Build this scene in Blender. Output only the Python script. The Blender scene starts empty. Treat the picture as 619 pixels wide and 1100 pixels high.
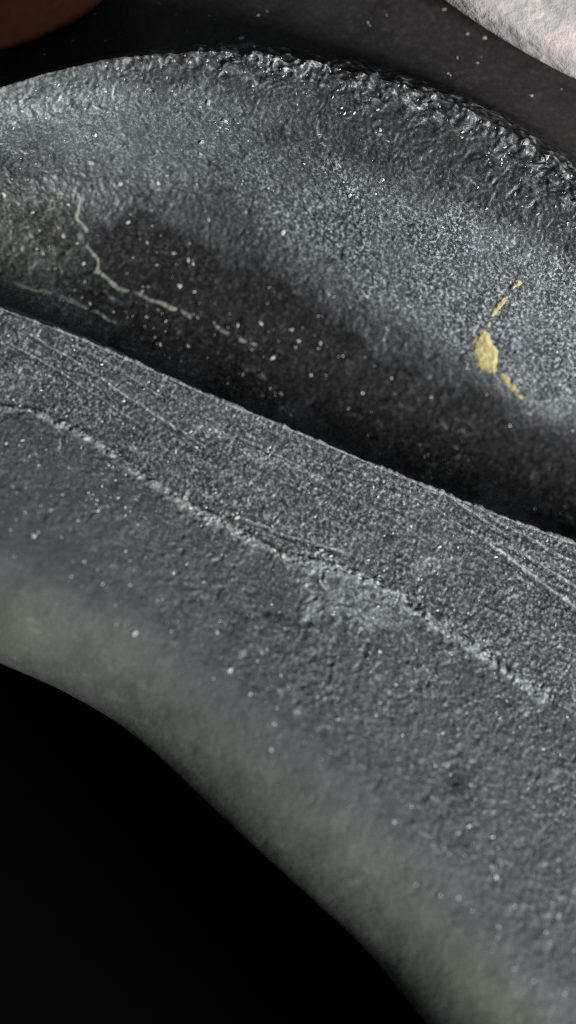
import bpy, math
import numpy as np
from mathutils import Matrix, Vector

# ------------------------------------------------------------------ camera
MM = 0.001                       # everything below is laid out in millimetres
K = 15.475                       # photo pixels per millimetre at the focus distance
D = 150.0                        # camera distance, mm
ELEV, ROLL = math.radians(70), math.radians(30)
sc = bpy.context.scene
fwd = np.array([0, math.cos(ELEV), -math.sin(ELEV)])
r0 = np.array([1.0, 0, 0]); u0 = np.array([0, math.sin(ELEV), math.cos(ELEV)])
right = r0 * math.cos(ROLL) + u0 * math.sin(ROLL)
up = -r0 * math.sin(ROLL) + u0 * math.cos(ROLL)
target = np.array([0, 0, 34.0])
eye = target - fwd * D
cd = bpy.data.cameras.new('camera'); cam = bpy.data.objects.new('camera', cd)
sc.collection.objects.link(cam); sc.camera = cam
cam.matrix_world = Matrix([[right[0], up[0], -fwd[0], eye[0] * MM], [right[1], up[1], -fwd[1], eye[1] * MM],
                           [right[2], up[2], -fwd[2], eye[2] * MM], [0, 0, 0, 1]])
cd.sensor_fit = 'VERTICAL'; cd.sensor_height = 36; cd.lens = 36 * D / (1100 / K)
cd.clip_start = 0.005; cd.clip_end = 20
cd.dof.use_dof = True; cd.dof.focus_distance = (D + 2.2) * MM; cd.dof.aperture_fstop = cd.lens / 6.8

# ------------------------------------------------------------------ light
w = bpy.data.worlds.new('World'); sc.world = w; w.use_nodes = True
w.node_tree.nodes['Background'].inputs[0].default_value = (0.86, 0.95, 1.0, 1)
w.node_tree.nodes['Background'].inputs[1].default_value = 0.11
def lamp(name, az_img, elev, dist, size, watts, col):
    """az_img: image direction the light comes from (degrees, 0 = right, 90 = up), elev above the ground."""
    t = math.radians(az_img); x, y = math.cos(t), math.sin(t)
    a = x * math.cos(ROLL) - y * math.sin(ROLL); b = x * math.sin(ROLL) + y * math.cos(ROLL)
    e = math.radians(elev)
    d = Vector((a * math.cos(e), b * math.cos(e), math.sin(e)))
    ld = bpy.data.lights.new(name, 'AREA'); ld.shape = 'DISK'; ld.size = size * MM; ld.energy = watts; ld.color = col
    o = bpy.data.objects.new(name, ld); sc.collection.objects.link(o)
    o.location = (Vector(target) + d * dist) * MM
    o.rotation_euler = d.to_track_quat('Z', 'Y').to_euler()
    return o
lamp('key_lamp', 314, 29, 420, 120, 4.0, (0.975, 1.0, 0.99))
sc.cycles.use_denoising = False; sc.cycles.filter_width = 0.9
sc.view_settings.view_transform = 'Standard'; sc.view_settings.look = 'None'
sc.view_settings.exposure = 0.0; sc.view_settings.gamma = 1.0; sc.view_settings.use_curve_mapping = False

# ------------------------------------------------------------------ helpers
rng = np.random.default_rng(11)
def ray(px, py):
    px = np.asarray(px, float); py = np.asarray(py, float)
    d = fwd * D + ((px - 309.5) / K)[..., None] * right - ((py - 550) / K)[..., None] * up
    return d
def at(px, py, z):
    """world point (mm) where the ray through a photo pixel meets height z"""
    d = ray(px, py); t = (np.asarray(z) - eye[2]) / d[..., 2]
    return eye + d * t[..., None]
def project(P):
    v = P - eye; dep = v @ fwd
    return 309.5 + (v @ right) / dep * D * K, 550 - (v @ up) / dep * D * K
def smooth(e0, e1, v):
    t = np.clip((v - e0) / (e1 - e0), 0, 1); return t * t * (3 - 2 * t)
def hash3(i, j, k, seed):
    n = (i * 374761393 + j * 668265263 + k * 2147483647 + seed * 1274126177) & 0xffffffff
    n = ((n ^ (n >> 13)) * 1274126177) & 0xffffffff
    n = ((n ^ (n >> 16)) * 2246822519) & 0xffffffff
    return ((n ^ (n >> 15)) & 0xffffff).astype(np.float32) / 0xffffff
def noise(P, wl, seed=0):
    """3D value noise in -1..1; wl = wavelength in photo pixels; P in mm"""
    q = P * (K / wl)
    f0 = np.floor(q); f = (q - f0).astype(np.float32); i = f0.astype(np.int64)
    f = f * f * (3 - 2 * f); out = 0
    for a in (0, 1):
        wx = f[..., 0] if a else 1 - f[..., 0]
        for b in (0, 1):
            wy = f[..., 1] if b else 1 - f[..., 1]
            for c in (0, 1):
                wz = f[..., 2] if c else 1 - f[..., 2]
                out = out + wx * wy * wz * hash3(i[..., 0] + a, i[..., 1] + b, i[..., 2] + c, seed)
    return out * 2 - 1
def fbm(P, wl, octv=3, seed=0):
    s = 0; a = 1; t = 0
    for o in range(octv):
        s = s + a * noise(P, wl / 2 ** o, seed + 7 * o); t += a; a *= .55
    return s / t * 1.5
def pdist(X, Y, pts):
    """distance in pixels to a polyline, and position along it 0..1"""
    best = np.full(X.shape, 1e9); tt = np.zeros(X.shape); pts = np.array(pts, float)
    L = np.hypot(*np.diff(pts, axis=0).T); cum = np.concatenate([[0], np.cumsum(L)])
    for k in range(len(pts) - 1):
        a, b = pts[k], pts[k + 1]; d = b - a
        u = np.clip(((X - a[0]) * d[0] + (Y - a[1]) * d[1]) / (d @ d), 0, 1)
        r = np.hypot(X - a[0] - u * d[0], Y - a[1] - u * d[1])
        m = r < best; best[m] = r[m]; tt[m] = ((cum[k] + u * L[k]) / cum[-1])[m]
    return best, tt
def blob(X, Y, cx, cy, rx, ry, ang=0):
    c, s = math.cos(math.radians(ang)), math.sin(math.radians(ang))
    dx, dy = X - cx, Y - cy
    u = (dx * c + dy * s) / rx; v = (-dx * s + dy * c) / ry
    return np.exp(-(u * u + v * v))

# ------------------------------------------------------------------ materials
def nodes(m):
    m.use_nodes = True; nt = m.node_tree; return nt, nt.nodes['Principled BSDF']
def stone_material(name, var=0.75, bump=0.9, spec=0.5, wl=2.2):
    m = bpy.data.materials.new(name); nt, p = nodes(m); N = nt.nodes.new; Lk = nt.links.new
    at_ = N('ShaderNodeAttribute'); at_.attribute_name = 'tint'
    ra = N('ShaderNodeAttribute'); ra.attribute_name = 'gloss'
    tc = N('ShaderNodeTexCoord')
    n1 = N('ShaderNodeTexNoise'); n1.inputs['Scale'].default_value = K / wl / MM / 1.6
    n1.inputs['Detail'].default_value = 3; n1.inputs['Roughness'].default_value = .65
    n2 = N('ShaderNodeTexNoise'); n2.inputs['Scale'].default_value = K / 30 / MM
    n2.inputs['Detail'].default_value = 5
    Lk(tc.outputs['Object'], n1.inputs['Vector']); Lk(tc.outputs['Object'], n2.inputs['Vector'])
    ga = N('ShaderNodeAttribute'); ga.attribute_name = 'grain'
    mr = N('ShaderNodeMapRange'); mr.inputs[1].default_value = .36; mr.inputs[2].default_value = .66
    Lk(n1.outputs['Fac'], mr.inputs[0])
    pw = N('ShaderNodeMath'); pw.operation = 'POWER'; pw.inputs[1].default_value = 2.4; Lk(mr.outputs[0], pw.inputs[0])
    am = N('ShaderNodeMath'); am.operation = 'MULTIPLY_ADD'; am.inputs[1].default_value = 2.9; am.inputs[2].default_value = .22
    Lk(pw.outputs[0], am.inputs[0])
    mr = N('ShaderNodeMix'); mr.data_type = 'FLOAT'; mr.inputs['A'].default_value = 1
    Lk(ga.outputs['Fac'], mr.inputs['Factor']); Lk(am.outputs[0], mr.inputs['B'])
    mr2 = N('ShaderNodeMapRange'); mr2.inputs[1].default_value = .3; mr2.inputs[2].default_value = .7
    mr2.inputs[3].default_value = .82; mr2.inputs[4].default_value = 1.18
    Lk(n2.outputs['Fac'], mr2.inputs[0])
    mu = N('ShaderNodeMath'); mu.operation = 'MULTIPLY'; Lk(mr.outputs[0], mu.inputs[0]); Lk(mr2.outputs[0], mu.inputs[1])
    vm = N('ShaderNodeVectorMath'); vm.operation = 'SCALE'
    Lk(at_.outputs['Color'], vm.inputs[0]); Lk(mu.outputs[0], vm.inputs['Scale'])
    Lk(vm.outputs[0], p.inputs['Base Color'])
    Lk(ra.outputs['Fac'], p.inputs['Roughness'])
    sa = N('ShaderNodeAttribute'); sa.attribute_name = 'shine'
    sm = N('ShaderNodeMath'); sm.operation = 'MULTIPLY'; sm.inputs[1].default_value = spec
    Lk(sa.outputs['Fac'], sm.inputs[0]); Lk(sm.outputs[0], p.inputs['Specular IOR Level'])
    bp = N('ShaderNodeBump'); bp.inputs['Strength'].default_value = bump; bp.inputs['Distance'].default_value = .05 * MM
    Lk(n1.outputs['Fac'], bp.inputs['Height']); Lk(bp.outputs[0], p.inputs['Normal'])
    return m
def plain(name, col, rough, var=.25, wl=6, bump=.3, dist=.06, spec=.5, col2=None, wl2=40):
    m = bpy.data.materials.new(name); nt, p = nodes(m); N = nt.nodes.new; Lk = nt.links.new
    tc = N('ShaderNodeTexCoord')
    n1 = N('ShaderNodeTexNoise'); n1.inputs['Scale'].default_value = K / wl / MM; n1.inputs['Detail'].default_value = 4
    n2 = N('ShaderNodeTexNoise'); n2.inputs['Scale'].default_value = K / wl2 / MM; n2.inputs['Detail'].default_value = 4
    Lk(tc.outputs['Object'], n1.inputs['Vector']); Lk(tc.outputs['Object'], n2.inputs['Vector'])
    rp = N('ShaderNodeValToRGB'); c2 = col2 or tuple(c * (1 - var) for c in col)
    rp.color_ramp.elements[0].position = .36; rp.color_ramp.elements[1].position = .66
    rp.color_ramp.elements[0].color = (*c2, 1); rp.color_ramp.elements[1].color = (*col, 1)
    mx = N('ShaderNodeMath'); mx.operation = 'MULTIPLY_ADD'; mx.inputs[1].default_value = .5
    h = N('ShaderNodeMath'); h.operation = 'MULTIPLY'; h.inputs[1].default_value = .5
    Lk(n2.outputs['Fac'], h.inputs[0]); Lk(n1.outputs['Fac'], mx.inputs[0]); Lk(h.outputs[0], mx.inputs[2])
    Lk(mx.outputs[0], rp.inputs[0]); Lk(rp.outputs[0], p.inputs['Base Color'])
    p.inputs['Roughness'].default_value = rough; p.inputs['Specular IOR Level'].default_value = spec
    bp = N('ShaderNodeBump'); bp.inputs['Strength'].default_value = bump; bp.inputs['Distance'].default_value = dist * MM
    Lk(n1.outputs['Fac'], bp.inputs['Height']); Lk(bp.outputs[0], p.inputs['Normal'])
    return m
M_stone = stone_material('black_stone')
M_smooth = stone_material('smooth_black_stone', var=.3, bump=.15, spec=.3, wl=4)
M_pale = plain('pale_mineral', (.30, .32, .32), .55, .7, 3, .8, .12)
M_thread = plain('olive_mineral', (.19, .20, .16), .6, .5, 4, .8, .1)
M_yellow = plain('yellow_crust', (.50, .41, .19), .8, .4, 5, 1, .15)
M_grit = plain('pale_grit', (.62, .62, .56), .4, .5, 5, .5, .1)
M_pebble = plain('pale_pink_stone', (.60, .52, .50), .55, .3, 14, .6, .35, col2=(.33, .325, .32), wl2=40)
M_brown = plain('red_brown_stone', (.015, .0036, .0013), .95, .3, 12, .3, .1, spec=.05)  # base colour darkened to stand in for the shade behind the rim
M_ground = plain('void_shade_black', (.0008, .0008, .0008), .95, .3, 10, .2, .1, spec=.03)  # near-black base colour stands in for the unlit void

def link(name, me, parent=None, **props):
    o = bpy.data.objects.new(name, me); sc.collection.objects.link(o)
    if parent: o.parent = parent
    for k, v in props.items(): o[k] = v
    return o
def mesh(name, V, F, mat, tint=None, gloss=None, shade=True, grain=None, shine=None):
    """V in mm (n,3), F (m,4) or (m,3)"""
    me = bpy.data.meshes.new(name); F = np.asarray(F, np.int32); n, c = F.shape
    me.vertices.add(len(V)); me.vertices.foreach_set('co', (np.asarray(V) * MM).astype(np.float32).ravel())
    me.loops.add(n * c); me.loops.foreach_set('vertex_index', F.ravel())
    me.polygons.add(n); me.polygons.foreach_set('loop_start', np.arange(0, n * c, c, dtype=np.int32))
    me.polygons.foreach_set('use_smooth', np.full(n, shade))
    me.update(calc_edges=True); me.validate()
    if tint is not None:
        a = me.attributes.new('tint', 'FLOAT_COLOR', 'POINT')
        a.data.foreach_set('color', np.concatenate([tint, np.ones((len(V), 1))], 1).astype(np.float32).ravel())
    if gloss is not None:
        a = me.attributes.new('gloss', 'FLOAT', 'POINT'); a.data.foreach_set('value', gloss.astype(np.float32).ravel())
    if shine is not None:
        a = me.attributes.new('shine', 'FLOAT', 'POINT'); a.data.foreach_set('value', shine.astype(np.float32).ravel())
    if grain is not None:
        a = me.attributes.new('grain', 'FLOAT', 'POINT'); a.data.foreach_set('value', grain.astype(np.float32).ravel())
    me.materials.append(mat); return me

# ------------------------------------------------------------------ ground
g = np.array([[-900, -900, 0], [900, -900, 0], [900, 900, 0], [-900, 900, 0]], float)
link('ground', mesh('ground', g, [[0, 1, 2, 3]], M_ground), kind='structure')

# ------------------------------------------------------------------ the black stone: guide curves (photo pixels) and heights (mm)
xs = np.concatenate([np.arange(-460, -40, 10.0), np.arange(-40, 661, 1.06), np.arange(668, 1010, 10.0)])
def curve(pts):
    """smooth curve through x->value knots (monotone-free cubic), straight beyond"""
    p = np.array(pts, float); X, Yv = p[:, 0], p[:, 1]
    m = np.gradient(Yv, X); i = np.clip(np.searchsorted(X, xs) - 1, 0, len(X) - 2)
    h = X[i + 1] - X[i]; t = (xs - X[i]) / h; tc = np.clip(t, 0, 1)
    y = ((2 * tc**3 - 3 * tc**2 + 1) * Yv[i] + (tc**3 - 2 * tc**2 + tc) * h * m[i] + (-2 * tc**3 + 3 * tc**2) * Yv[i + 1] + (tc**3 - tc**2) * h * m[i + 1])
    y = np.where(t < 0, Yv[0] + m[0] * (xs - X[0]), y)
    return np.where(t > 1, Yv[-1] + m[-1] * (xs - X[-1]), y)
LIP = [(-460, 560), (-100, 664), (0, 712), (60, 738), (120, 772), (170, 812), (230, 868), (320, 950), (400, 1028), (460, 1103), (619, 1300), (1000, 1760)]
VEIN = [(-460, 330), (-100, 412), (0, 437), (45, 447), (90, 468), (140, 503), (200, 540), (260, 574), (310, 599), (360, 612), (400, 626), (450, 657), (520, 704), (590, 752), (660, 795), (1000, 1000)]
RIDGE = [(-460, 165), (-100, 290), (0, 330), (75, 358), (150, 390), (225, 424), (300, 455), (375, 487), (450, 518), (535, 552), (619, 583), (700, 612), (1000, 715)]
FLOOR = [(-460, 130), (-100, 235), (0, 275), (150, 332), (300, 388), (450, 440), (619, 500), (1000, 630)]
SLOPE = [(-460, 110), (-100, 185), (0, 195), (150, 205), (300, 235), (450, 290), (619, 350), (1000, 470)]
SHELF = [(-460, 220), (-100, 150), (0, 128), (150, 104), (300, 122), (450, 172), (619, 245), (1000, 400)]
RIM = [(-460, 260), (-100, 132), (-40, 108), (0, 95), (50, 79), (100, 68), (180, 58), (250, 56), (330, 66), (400, 82), (460, 101), (520, 127), (570, 156), (619, 190), (700, 244), (1000, 430)]
lipy, veiny, ridgey, floory, slopey, shelfy, rimy = (curve(c) for c in (LIP, VEIN, RIDGE, FLOOR, SLOPE, SHELF, RIM))
one = np.ones_like(xs)
zridge = curve([(-460, 35), (0, 35.6), (310, 36), (619, 36.2), (1000, 36.4)])
L = at(xs, lipy, 27.3 * one)
wall = L + np.array([0, 0.37 * 8 + 2.0, -8]); foot = L + np.array([0, 10.0, 0]); foot[:, 2] = 0
def roll(th, r=5.8):
    t0, t1 = math.radians(110), math.radians(th)
    return L + np.array([.19, .98, 0]) * r * (math.sin(t0) - math.sin(t1)) + np.array([0, 0, 1]) * r * (math.cos(t1) - math.cos(t0))
Lb, L1, L2 = roll(75), roll(42), roll(12)
Mid = at(xs, (lipy * .40 + veiny * .60), 34.7 * one)
V_ = at(xs, veiny, zridge - 1.7)
R = at(xs, ridgey, zridge)
near1 = R + np.array([0, .5, -2.0]); near2 = R + np.array([0, 1.7, -5.4])
G = at(xs, floory, zridge - 6.6)
S = at(xs, slopey, curve([(-460, 34), (0, 33.2), (180, 33.0), (310, 34.4), (450, 36.4), (619, 37.4), (1000, 38)]))
H = at(xs, shelfy, curve([(-460, 38), (0, 38.6), (310, 41.2), (619, 42.0), (1000, 42)]))
T = at(xs, rimy, curve([(-460, 39), (0, 40), (310, 42.6), (619, 43.4), (1000, 43)]))
zs = curve([(-460, 34), (0, 35.5), (310, 39.0), (619, 41.0), (1000, 41)])
back1 = T + np.array([0, 1.2, -.9]); back2 = T + np.array([0, 2.0, 0]); back2[:, 2] = (T[:, 2] + zs) / 2 - .4
s0 = T + np.array([0, 3.6, 0]); s0[:, 2] = zs
s1 = s0 + np.array([0, 18, 0]); s1[:, 2] = zs + .3
s2 = s0 + np.array([0, 55, 0]); s2[:, 2] = zs
s3 = s0 + np.array([0, 58, -2.5]); s4 = s0 + np.array([0, 60, 0]); s4[:, 2] = 0
def sweep(curves, counts):
    """Catmull-Rom through the guide curves, row by row"""
    C = np.stack(curves); C = np.concatenate([2 * C[:1] - C[1:2], C, 2 * C[-1:] - C[-2:-1]])
    rows = []
    for k, n in enumerate(counts):
        p0, p1, p2, p3 = C[k], C[k + 1], C[k + 2], C[k + 3]
        d01 = np.sqrt(np.linalg.norm(p1 - p0, axis=1) + 1e-6)[:, None]; d12 = np.sqrt(np.linalg.norm(p2 - p1, axis=1) + 1e-6)[:, None]; d23 = np.sqrt(np.linalg.norm(p3 - p2, axis=1) + 1e-6)[:, None]
        m1 = (p1 - p0) / d01 - (p2 - p0) / (d01 + d12) + (p2 - p1) / d12
        m2 = (p2 - p1) / d12 - (p3 - p1) / (d12 + d23) + (p3 - p2) / d23
        m1 *= d12; m2 *= d12
        for t in np.arange(n) / n:
            rows.append((2 * t**3 - 3 * t**2 + 1) * p1 + (t**3 - 2 * t**2 + t) * m1 + (-2 * t**3 + 3 * t**2) * p2 + (t**3 - t**2) * m2)
    rows.append(C[-2]); return np.stack(rows)
segs = [sweep([foot, wall, L, Lb, L1, L2, Mid, V_], [6, 10, 10, 24, 50, 120, 200]),
        sweep([V_, R], [150]),
        sweep([R, near1, near2, G, S, H, T], [16, 14, 75, 130, 105, 70]),
        sweep([T, back1, back2, s0, s1, s2, s3, s4], [26, 12, 16, 150, 40, 8, 8])]
bounds = [0]
for s in segs: bounds.append(bounds[-1] + len(s) - 1)
P = np.concatenate([segs[0]] + [s[1:] for s in segs[1:]])        # rows x columns x 3
X, Y = project(P)
nr, nc = P.shape[:2]
rowid = np.repeat(np.arange(nr)[:, None], nc, 1)
def normals(Q):
    du = np.gradient(Q, axis=1); dv = np.gradient(Q, axis=0)
    n = np.cross(du, dv); return n / (np.linalg.norm(n, axis=-1, keepdims=True) + 1e-12)
Nrm = normals(P)
# ridge: average so that both faces share one crest
dL, dV, dR, dT = (Y - lipy), (Y - veiny), (Y - ridgey), (Y - rimy)      # pixels below each line
# ------------------------------------------------------------------ relief (mm) and colour of the stone
in_low = rowid <= bounds[1]; in_fac = (rowid >= bounds[1]) & (rowid <= bounds[2])
in_hol = (rowid >= bounds[2]) & (rowid <= bounds[3]); in_sho = rowid >= bounds[3]
fl, ff, fh, fs = (a.astype(float) for a in (in_low, in_fac & ~in_low, in_hol & ~in_fac, in_sho & ~in_hol))
A0 = math.radians(7)
Pr = np.stack([P[..., 0] * math.cos(A0) + P[..., 1] * math.sin(A0), -P[..., 0] * math.sin(A0) + P[..., 1] * math.cos(A0), P[..., 2]], -1)
warp = np.stack([noise(P, 14, 90), noise(P, 14, 91), noise(P, 14, 92)], -1) * (5 / K)
g3 = noise(P + warp, 3.6, 1); g6 = noise(P + warp, 6.5, 2); g12 = fbm(P, 13, 2, 3); g40 = fbm(P, 44, 3, 5); g160 = fbm(P, 170, 2, 8)
worm = 1 - np.abs(noise(P + warp * 1.4, 8.5, 20)) * 2.6; worm = np.clip(worm, 0, 1)
pits = smooth(.45, .8, noise(P + warp, 7.5, 31)); pits2 = smooth(.55, .85, noise(P + warp, 13, 33))
Ps = Pr * np.array([1 / 14, 1, 1]); stri = noise(Ps, 4.2, 41) + .7 * noise(Ps * np.array([.6, 1, 1]), 9, 43)
Pl = Pr * np.array([1 / 5, 1, 1]); strl = noise(Pl, 5, 45)
calm = smooth(-420, -120, -(lipy - Y)) * 0 + smooth(35, 240, lipy - Y)       # 0 near the lip, 1 well above it
left_calm = 1 - .45 * blob(X, Y, 20, 600, 160, 130)
rough_low = (.25 + .75 * calm) * left_calm
h = np.zeros_like(X)
h += fl * rough_low * (0.04 * g3 + .03 * g6 + .03 * worm - .06 * pits - .07 * pits2 + .022 * strl)
h += fl * .03 * g40
h += ff * (0.05 * g3 + .02 * g6 + .065 * stri - .03 * pits)
pale_patch = smooth(.15, .75, 1.15 * blob(X, Y, 480, 295, 165, 68, 24) + 1.0 * blob(X, Y, 625, 365, 100, 100, 10) + .3 * blob(X, Y, 370, 235, 130, 60, 20) + .12 * g40)
h += fh * (.045 * g3 + .02 * g6 + .012 * worm * (1 - pale_patch) - .05 * pits - .09 * pits2 * (1 - pale_patch) + .02 * g12 + .06 * g40)
rimband = np.exp(-(np.clip(dT - 4, 0, 1e9) / (22 + 8 * g40)) ** 2) * smooth(90, 320, X) * (fh + fs * smooth(-14, -2, dT))
h += rimband * (.12 * g12 + .07 * worm + .11 * g6 - .10 * pits2)
rimleft = np.exp(-(np.clip(np.abs(dT), 0, 1e9) / 9) ** 2) * smooth(60, 120, X) * (1 - smooth(250, 420, X))
h += rimleft * (.05 * worm + .10 * g12 + .05 * g6)
olive_rough = blob(X, Y, 30, 255, 75, 60) * fh
h += olive_rough * (.04 * g12 + .03 * g6)
h += fs * (.006 * g3 + .012 * g12 + .02 * worm * smooth(.2, .8, noise(P, 40, 61)))
h += .10 * g160 * (fl + fh)
# the fissure above the pale vein
vein_w = 6.5 + 5.0 * smooth(150, 420, X) + 5.0 * noise(P, 60, 66) + 2.5 * g40
vc = dV + 3.0 * noise(P, 26, 71) + 1.5 * noise(P, 9, 72)
vein_on = smooth(-60, -10, X) * (1 - smooth(575, 600, X))
fiss = np.exp(-((vc + 7) / 2.4) ** 2) * vein_on * (.45 + .55 * smooth(-.2, .5, noise(P, 60, 73)))
h -= fiss * .16 * (fl + ff)
h += np.exp(-(vc / (vein_w * 1.3)) ** 2) * vein_on * (.05 + .05 * g6 + .04 * g3) * (fl + ff)
# long scratches on the ground facet
SCR = [([(512, 574), (565, 612), (622, 656), (680, 700)], 2.0, 1), ([(556, 590), (600, 618), (625, 634), (690, 672)], 1.5, .8),
       ([(478, 530), (510, 552), (545, 575)], 1.4, .8), ([(488, 528), (540, 562), (610, 600), (680, 636)], 1.3, .6), ([(20, 352), (75, 384), (140, 428), (230, 486)], 1.4, .7),
       ([(0, 362), (60, 396), (150, 455)], 1.2, .6), ([(60, 360), (130, 398), (180, 430)], 1.2, .5), ([(240, 548), (300, 572), (380, 596)], 1.2, .7),
       ([(330, 510), (420, 556), (470, 590)], 1.0, .4), ([(170, 418), (260, 470), (330, 505)], 1.0, .4), ([(420, 520), (470, 548), (520, 580), (600, 640)], 1.1, .5)]
scr = np.zeros_like(X); scr_pale = np.zeros_like(X)
for pts, wd, st in SCR:
    d, t = pdist(X, Y + 1.2 * g12, pts); e = np.exp(-(d / wd) ** 2) * st * smooth(0, .08, t) * (1 - smooth(.9, 1, t))
    scr = np.maximum(scr, e)
    d2, _ = pdist(X, Y + 1.2 * g12 - 2.6 * wd, pts); scr_pale = np.maximum(scr_pale, np.exp(-(d2 / wd) ** 2) * st * smooth(0, .08, t))
h += (ff + fl) * (.09 * scr - .13 * scr_pale)
for cx, cy, rx, ry, an, dp in [(440, 648, 13, 3.5, 25, .35), (487, 836, 8, 19, -30, .22), (330, 668, 6, 4, 0, .15), (120, 520, 8, 3, 30, .12), (420, 770, 10, 3, 30, .12)]:
    h -= dp * blob(X, Y, cx, cy, rx, ry, an) * (fl + ff) * (1 + .4 * g6)
# ragged crest of the ridge
h += np.exp(-(dR / 3.5) ** 2) * (ff + fh) * (.05 * g12 + .03 * g6)
edge_fade = np.ones_like(X)
Pd = P + Nrm * h[..., None]
Nd = normals(Pd)

col = np.array([.048, .052, .059]) * np.ones(P.shape)
def mix(c, m):
    global col
    col = col * (1 - m[..., None]) + np.array(c) * m[..., None]
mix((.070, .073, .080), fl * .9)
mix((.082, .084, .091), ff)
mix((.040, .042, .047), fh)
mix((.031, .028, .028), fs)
mix((.125, .137, .146), fh * pale_patch)  # paler, grainier patch on the far slope of the hollow
mix((.100, .113, .116), fh * .9 * smooth(.2, .9, blob(X, Y, 130, 135, 210, 72, 8) + .25 * g40))
mix((.055, .060, .042), fh * .6 * smooth(.25, .9, blob(X, Y, 20, 255, 95, 70) + .25 * g40))
painted_shade = smooth(.2, .75, np.exp(-((Y - floory - 4 + 34 * (1 - smooth(250, 420, X))) / (74 + 22 * (1 - smooth(250, 420, X)))) ** 2) * smooth(-60, 190, X) + .2 * g40 + .15 * g12) * (1 - pale_patch)
mix((.012, .0105, .011), fh * .94 * painted_shade)  # ridge shadow extended over the hollow floor by darker colour
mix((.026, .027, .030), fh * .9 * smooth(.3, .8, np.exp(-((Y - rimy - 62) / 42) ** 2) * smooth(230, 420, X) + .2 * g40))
mix((.084, .087, .071), fl * .7 * smooth(0, 1, np.exp(-((lipy - Y - 30) / 65) ** 2) + .2 * g40 - .15))
mix((.10, .104, .066), fl * .5 * smooth(.0, 1.2, blob(X, Y, 0, 665, 70, 40, 30) + blob(X, Y, 520, 1075, 90, 40, 42) + .2 * g40))
scuff = blob(X, Y, 380, 640, 80, 36, 25) + 1.1 * blob(X, Y, 460, 606, 22, 13, -35) + .5 * blob(X, Y, 340, 690, 40, 50, 0) + .45 * blob(X, Y, 450, 730, 60, 30, 30)
mix((.19, .205, .21), (fl + ff) * smooth(.40, 1.0, scuff * (.65 + .7 * worm) + .25 * g12))
mix((.17, .18, .185), worm ** 3 * .15 * (fl * rough_low + ff * .8 + fh * .6))
mix((.21, .23, .235), rimband * smooth(.1, .6, g6 + .5 * g12) * .85)
mix((.015, .015, .017), rimband * smooth(.0, .6, -g12) * .6)
vm = np.exp(-(vc / vein_w) ** 2) * vein_on * (.85 + .35 * g6 + .45 * g12 + .25 * g3) * (fl + ff)
mix((.24, .26, .26), np.clip(smooth(.15, .65, vm), 0, 1) * .85 * (.85 + .15 * smooth(150, 240, X)))
mix((.34, .35, .36), scr * ff * .9)
mix((.028, .028, .032), ff * .6 * smooth(.5, 1.1, -stri))
mix((.19, .20, .215), ff * .45 * smooth(.55, 1.1, stri))
flake = smooth(.5, .75, noise(Pr * np.array([.45, 1, 1]) + warp, 5.5, 55)) * smooth(-.3, .5, g40 + .4 * g12)
mix((.24, .255, .26), flake * (fl * (.25 + .4 * calm) + fh * .5 * (1 - .6 * painted_shade) + ff * .1))
mix((.02, .02, .023), scr_pale * ff * .6)
mix((.025, .026, .03), fl * smooth(.35, .9, strl * calm + .5 * blob(X, Y, 270, 680, 110, 60, 30) - .25) * .6)
mix((.015, .015, .017), np.clip(fiss, 0, 1) * .7)
mix((.012, .012, .014), blob(X, Y, 487, 838, 10, 18, -30) * fl * .8 + blob(X, Y, 440, 648, 13, 4, 25) * .8 * (fl + ff))
mix((.020, .020, .023), pits * .5 * (fl * rough_low + ff + fh * (1 - .5 * pale_patch)))
gloss = .50 - .10 * worm + .05 * g12 + .12 * (1 - rough_low) * fl + .06 * pale_patch * fh + .08 * fs + .25 * painted_shade * fh

grain = np.clip(fl * (.10 + .48 * rough_low ** 1.3 * calm) + ff * .95 + fh * (.75 + .25 * pale_patch - .25 * blob(X, Y, 100, 130, 170, 60)) + fs * .25 + .4 * rimband, 0, 1) * (1 - .75 * scr * ff) * (.7 + .3 * smooth(-.5, .5, g40 + .5 * g160))
shine = np.clip(1 - .8 * painted_shade * fh, 0, 1)
stone = link('black_stone', None, label='worn black stone with a scratched facet, sharp ridge and long dark hollow', category='stone')
stone.empty_display_size = .01
def part(name, r0_, r1_, mat):
    r1_ += 1
    V = Pd[r0_:r1_].reshape(-1, 3); n = r1_ - r0_
    i = (np.arange(n - 1)[:, None] * nc + np.arange(nc - 1)[None]).ravel()
    F = np.stack([i, i + 1, i + 1 + nc, i + nc], 1)
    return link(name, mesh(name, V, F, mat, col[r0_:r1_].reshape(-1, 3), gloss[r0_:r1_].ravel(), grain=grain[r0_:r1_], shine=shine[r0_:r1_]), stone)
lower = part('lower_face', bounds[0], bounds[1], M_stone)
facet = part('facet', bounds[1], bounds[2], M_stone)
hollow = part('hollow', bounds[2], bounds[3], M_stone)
shoulder = part('outer_shoulder', bounds[3], bounds[4], M_smooth)
lower['label'] = 'lower face rolling over to a blurred lip'; facet['label'] = 'finely scratched flat facet'
hollow['label'] = 'dark hollow rising to a crumbled rim'; shoulder['label'] = 'smooth dark shoulder behind the rim'
# the two broken ends and the underside close the body
for name, j in (('broken_end', 0), ('broken_end', nc - 1)):
    ring = Pd[::6, j]; c = ring.mean(0); n = len(ring)
    V = np.concatenate([ring, [c]]); F = np.array([[k, (k + 1) % n, n] for k in range(n)])
    link(name, mesh(name, V, F, M_smooth, np.full((n + 1, 3), .05), np.full(n + 1, .6), False), stone)

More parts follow.
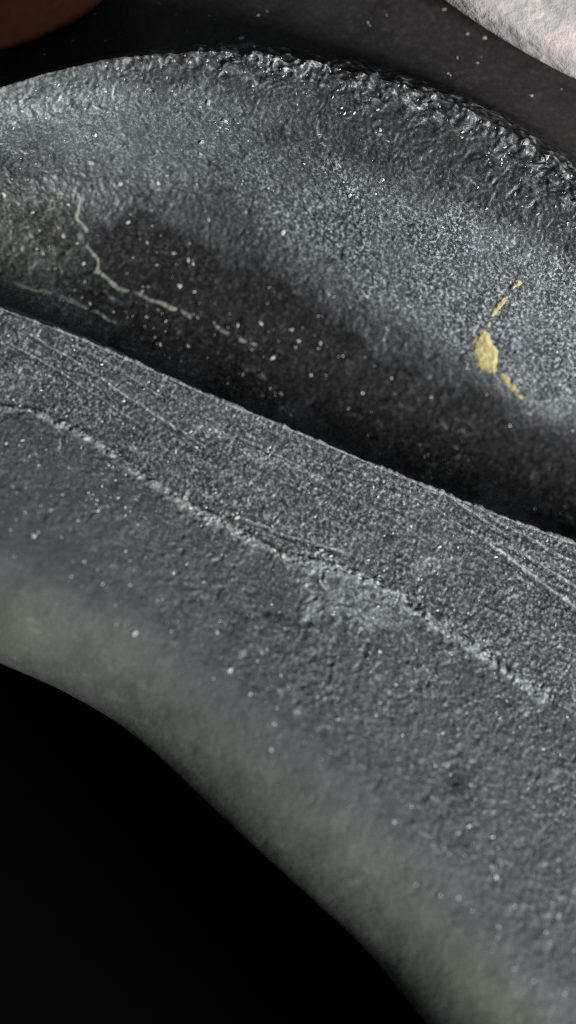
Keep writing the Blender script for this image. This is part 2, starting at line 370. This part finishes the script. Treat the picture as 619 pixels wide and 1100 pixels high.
# ------------------------------------------------------------------ crusts and veins lying on the stone
def layer(name, mask, thick, mat, parent, thr=.5, lab=None):
    """raised ragged skin on the relief where mask exceeds thr"""
    m = mask > thr; f = m[:-1, :-1] | m[1:, :-1] | m[1:, 1:] | m[:-1, 1:]
    rr, cc = np.nonzero(f); i = rr * nc + cc
    F = np.stack([i, i + 1, i + 1 + nc, i + nc], 1); u, inv = np.unique(F, return_inverse=True)
    hh = thick * smooth(thr - .12, thr + .3, mask).ravel()[u] - .02
    V = Pd.reshape(-1, 3)[u] + Nrm.reshape(-1, 3)[u] * hh[:, None]
    o = link(name, mesh(name, V, inv.reshape(-1, 4), mat), parent)
    if lab: o['label'] = lab
    return o
layer('pale_vein', vm + .25 * noise(P, 5, 99), .06, M_pale, lower, .86, 'pale mineral line running along the foot of the facet')
TH1 = [(78, 205), (86, 214), (83, 236), (93, 247), (92, 264), (104, 276), (104, 290), (128, 309), (150, 316), (172, 325), (205, 340)]
TH2 = [(224, 347), (240, 357), (256, 362), (284, 374)]
TH3 = [(-30, 292), (0, 300), (28, 308), (55, 316), (90, 329), (125, 345)]
for pts, wd in ((TH1, 2.5), (TH2, 2.3), (TH3, 2.4)):
    d, t = pdist(X + 2 * g12, Y + 2.2 * noise(P, 11, 81), pts)
    layer('pale_thread', np.exp(-(d / wd) ** 2) * (.78 + .45 * g6 + .45 * g12) * fh, .06, M_thread, hollow, .5, 'thin pale thread-like line')
rm = np.exp(-((dR - 1.2) / 2.0) ** 2) * (.70 + .25 * g12 + .2 * g6 + .25 * smooth(-40, 200, X)) * (ff + fh) * smooth(-200, -20, X)  # pale layer on the crest: wear plus a glint put into the colour
layer('worn_glint_edge', rm, .05, M_pale, facet, .5, 'pale worn crest of the ridge with a painted glint')
dy, ty = pdist(X, Y, [(516, 354), (513, 368), (519, 388), (526, 394)])
dy2, _ = pdist(X, Y, [(520, 390), (540, 403), (551, 414), (558, 424)])
dy3, _ = pdist(X, Y, [(524, 346), (530, 336), (540, 322), (552, 308), (563, 302)])
ym = np.maximum(1.25 * blob(X, Y, 522, 378, 13, 24, -14) * (.9 + .3 * g6 + .3 * g12), np.exp(-(dy2 / 6) ** 2) * (.55 + .5 * g6 + .4 * noise(P, 7, 78)))
ym = np.maximum(ym, np.exp(-(dy3 / 5.5) ** 2) * (.42 + .5 * g6 + .5 * noise(P, 9, 77)))
layer('yellow_crust', ym * fh, .12, M_yellow, hollow, .5, 'small ochre yellow crust')

# ------------------------------------------------------------------ grains of grit stuck to the stone
def ico():
    t = (1 + 5 ** .5) / 2
    v = np.array([(-1, t, 0), (1, t, 0), (-1, -t, 0), (1, -t, 0), (0, -1, t), (0, 1, t), (0, -1, -t), (0, 1, -t), (t, 0, -1), (t, 0, 1), (-t, 0, -1), (-t, 0, 1)], float)
    f = np.array([(0, 11, 5), (0, 5, 1), (0, 1, 7), (0, 7, 10), (0, 10, 11), (1, 5, 9), (5, 11, 4), (11, 10, 2), (10, 7, 6), (7, 1, 8), (3, 9, 4), (3, 4, 2), (3, 2, 6), (3, 6, 8), (3, 8, 9), (4, 9, 5), (2, 4, 11), (6, 2, 10), (8, 6, 7), (9, 8, 1)])
    return v / np.linalg.norm(v[0]), f
IV, IF = ico()
def spot(px, py, rows):
    """grid vertex of the stone seen at a photo pixel"""
    j = np.argmin(np.abs(xs - px)); k = rows[0] + np.argmin(np.abs(Y[rows[0]:rows[1], j] - py)); return k, j
SEG = {'low': (bounds[0] + 36, bounds[1]), 'fac': (bounds[1], bounds[2]), 'hol': (bounds[2] + 30, bounds[3]), 'sho': (bounds[3] + 60, bounds[4] - 20)}
PAR = {'low': lower, 'fac': facet, 'hol': hollow, 'sho': shoulder}
shapes = []
for k in range(6):
    v = IV * (1 + .35 * rng.uniform(-1, 1, (12, 1))) * np.array([1, .7, .5])
    shapes.append(mesh('grain', v, IF, M_grit, shade=False))
BIG = [('low', 93, 471, 5), ('low', 303, 596, 6), ('fac', 255, 556, 5), ('low', 226, 720, 5), ('low', 27, 575, 5), ('low', 76, 603, 3.5), ('low', 205, 605, 3.5), ('low', 90, 680, 5),
       ('low', 238, 745, 3), ('low', 245, 778, 3), ('low', 232, 806, 3), ('low', 520, 942, 5), ('low', 516, 930, 4), ('low', 404, 962, 2.5), ('low', 445, 978, 2.5), ('low', 485, 995, 2.5), ('low', 371, 883, 3),
       ('low', 410, 700, 4), ('low', 445, 741, 4), ('low', 560, 738, 4), ('fac', 204, 464, 3.5), ('fac', 288, 485, 3), ('fac', 345, 590, 5), ('hol', 102, 145, 6), ('hol', 217, 153, 5), ('hol', 224, 110, 5), ('hol', 242, 130, 5),
       ('hol', 215, 165, 3.5), ('hol', 130, 198, 4.5), ('hol', 170, 196, 4.5), ('hol', 305, 250, 5.5), ('hol', 375, 210, 5), ('hol', 409, 194, 5), ('hol', 193, 307, 4), ('hol', 68, 253, 4), ('hol', 90, 283, 4), ('hol', 280, 347, 4), ('hol', 320, 366, 3.5),
       ('hol', 138, 238, 3.5), ('hol', 588, 168, 5), ('hol', 565, 152, 5), ('hol', 5, 210, 5), ('sho', 240, 46, 4.5), ('sho', 478, 40, 3.5), ('sho', 460, 36, 3), ('sho', 548, 103, 3)]
def orient(n, ang):
    n = n / np.linalg.norm(n); t = np.cross(n, [0.3, .9, .1]); t /= np.linalg.norm(t); b = np.cross(n, t)
    c, s = math.cos(ang), math.sin(ang); return np.stack([t * c + b * s, b * c - t * s, n], 1)
for q, (sg, px, py, r) in enumerate(BIG):
    k, j = spot(px, py, SEG[sg]); Mx = orient(Nd[k, j], rng.uniform(0, 6.3)) * (r * .78 / K)
    o = link('grain', shapes[q % 6], PAR[sg])
    p = Pd[k, j] * MM; m4 = Matrix(Mx.tolist()).to_4x4(); m4.translation = Vector(p); o.matrix_world = m4
def grit(name, sg, n, rmin, rmax, weight, mat):
    a, b = SEG[sg]; okc = (xs > -60) & (xs < 680); cols_ = np.nonzero(okc)[0]
    W = weight[a:b][:, cols_].clip(0, None).ravel(); W = W / W.sum()
    ids = rng.choice(len(W), n, p=W); rr = a + ids // len(cols_); cc = cols_[ids % len(cols_)]
    V = []; F = []
    for q in range(n):
        s = (rmin + (rmax - rmin) * rng.random() ** 2.5) / K
        v = (IV * (1 + .4 * rng.uniform(-1, 1, (12, 1))) * np.array([rng.uniform(.8, 1.9), .8, .55]) * s) @ orient(Nd[rr[q], cc[q]], rng.uniform(0, 6.3)).T + Pd[rr[q], cc[q]]
        V.append(v); F.append(IF + 12 * q)
    link(name, mesh(name, np.concatenate(V), np.concatenate(F), mat, shade=False), PAR[sg], kind='stuff')
grit('fine_grit', 'low', 420, .6, 1.8, (.06 + calm) * fl * (.3 + smooth(0, .5, g40)), M_grit)
grit('fine_grit', 'fac', 220, .7, 1.8, ff, M_grit)
grit('fine_grit', 'hol', 560, .6, 2.0, fh * (.35 + smooth(0, .5, g40) + 1.2 * np.exp(-((Y - 350 - .25 * (X - 200)) / 40) ** 2) * smooth(120, 200, X) * (1 - smooth(280, 420, X)) + 2.5 * rimband), M_grit)
grit('fine_grit', 'sho', 60, .6, 1.6, fs * smooth(-100, -20, Y) * smooth(0, .4, g40 + .2), M_grit)

# ------------------------------------------------------------------ the two stones behind
def pebble(name, c, semi, ang, mat, label, category, seed, amp, fine):
    nu, nv = 260, 150
    th = np.linspace(0, 2 * np.pi, nu, endpoint=False); ph = np.linspace(-np.pi / 2, np.pi / 2, nv)
    t, f = np.meshgrid(th, ph)
    sg = lambda a, e: np.sign(a) * np.abs(a) ** e
    v = np.stack([sg(np.cos(f), .6) * np.cos(t), sg(np.cos(f), .6) * np.sin(t), sg(np.sin(f), .6)], -1) * np.array(semi)
    n = v / np.linalg.norm(v, axis=-1, keepdims=True)
    q = v + seed * 31.7
    v = v + n * (amp * noise(q, 150, seed) + fine * (fbm(q, 26, 3, seed + 3)))[..., None]
    ca, sa = math.cos(ang), math.sin(ang)
    v = np.stack([v[..., 0] * ca - v[..., 1] * sa, v[..., 0] * sa + v[..., 1] * ca, v[..., 2]], -1)
    v[..., 2] -= v[..., 2].min()
    i = (np.arange(nv - 1)[:, None] * nu + np.arange(nu)[None]).ravel(); j = (np.arange(nv - 1)[:, None] * nu + (np.arange(nu)[None] + 1) % nu).ravel()
    o = link(name, mesh(name, v.reshape(-1, 3), np.stack([i, j, j + nu, i + nu], 1), mat), label=label, category=category)
    o.location = Vector(c) * MM; return o
e = at(np.array([532.]), np.array([60.]), np.array([41.1]))[0]
dirv = at(np.array([619.]), np.array([109.]), np.array([41.1]))[0] - at(np.array([445.]), np.array([2.]), np.array([41.1]))[0]
ang = math.atan2(dirv[1], dirv[0]); nrm = np.array([-math.sin(ang), math.cos(ang), 0])
pebble('pale_stone', (e + nrm * 13.6)[:2].tolist() + [41.0], (25, 13.5, 3.0), ang, M_pebble, 'pale pinkish grey mottled stone lying behind the dark shoulder', 'stone', 3, .10, .03)
b0 = at(np.array([20.]), np.array([2.]), np.array([36.]))[0]
pebble('brown_stone', b0[:2].tolist() + [35.3], (8.5, 4.2, 4.5), math.radians(62), M_brown, 'dark reddish brown rounded stone behind the rim, shade put into its colour', 'stone', 5, .2, .05)
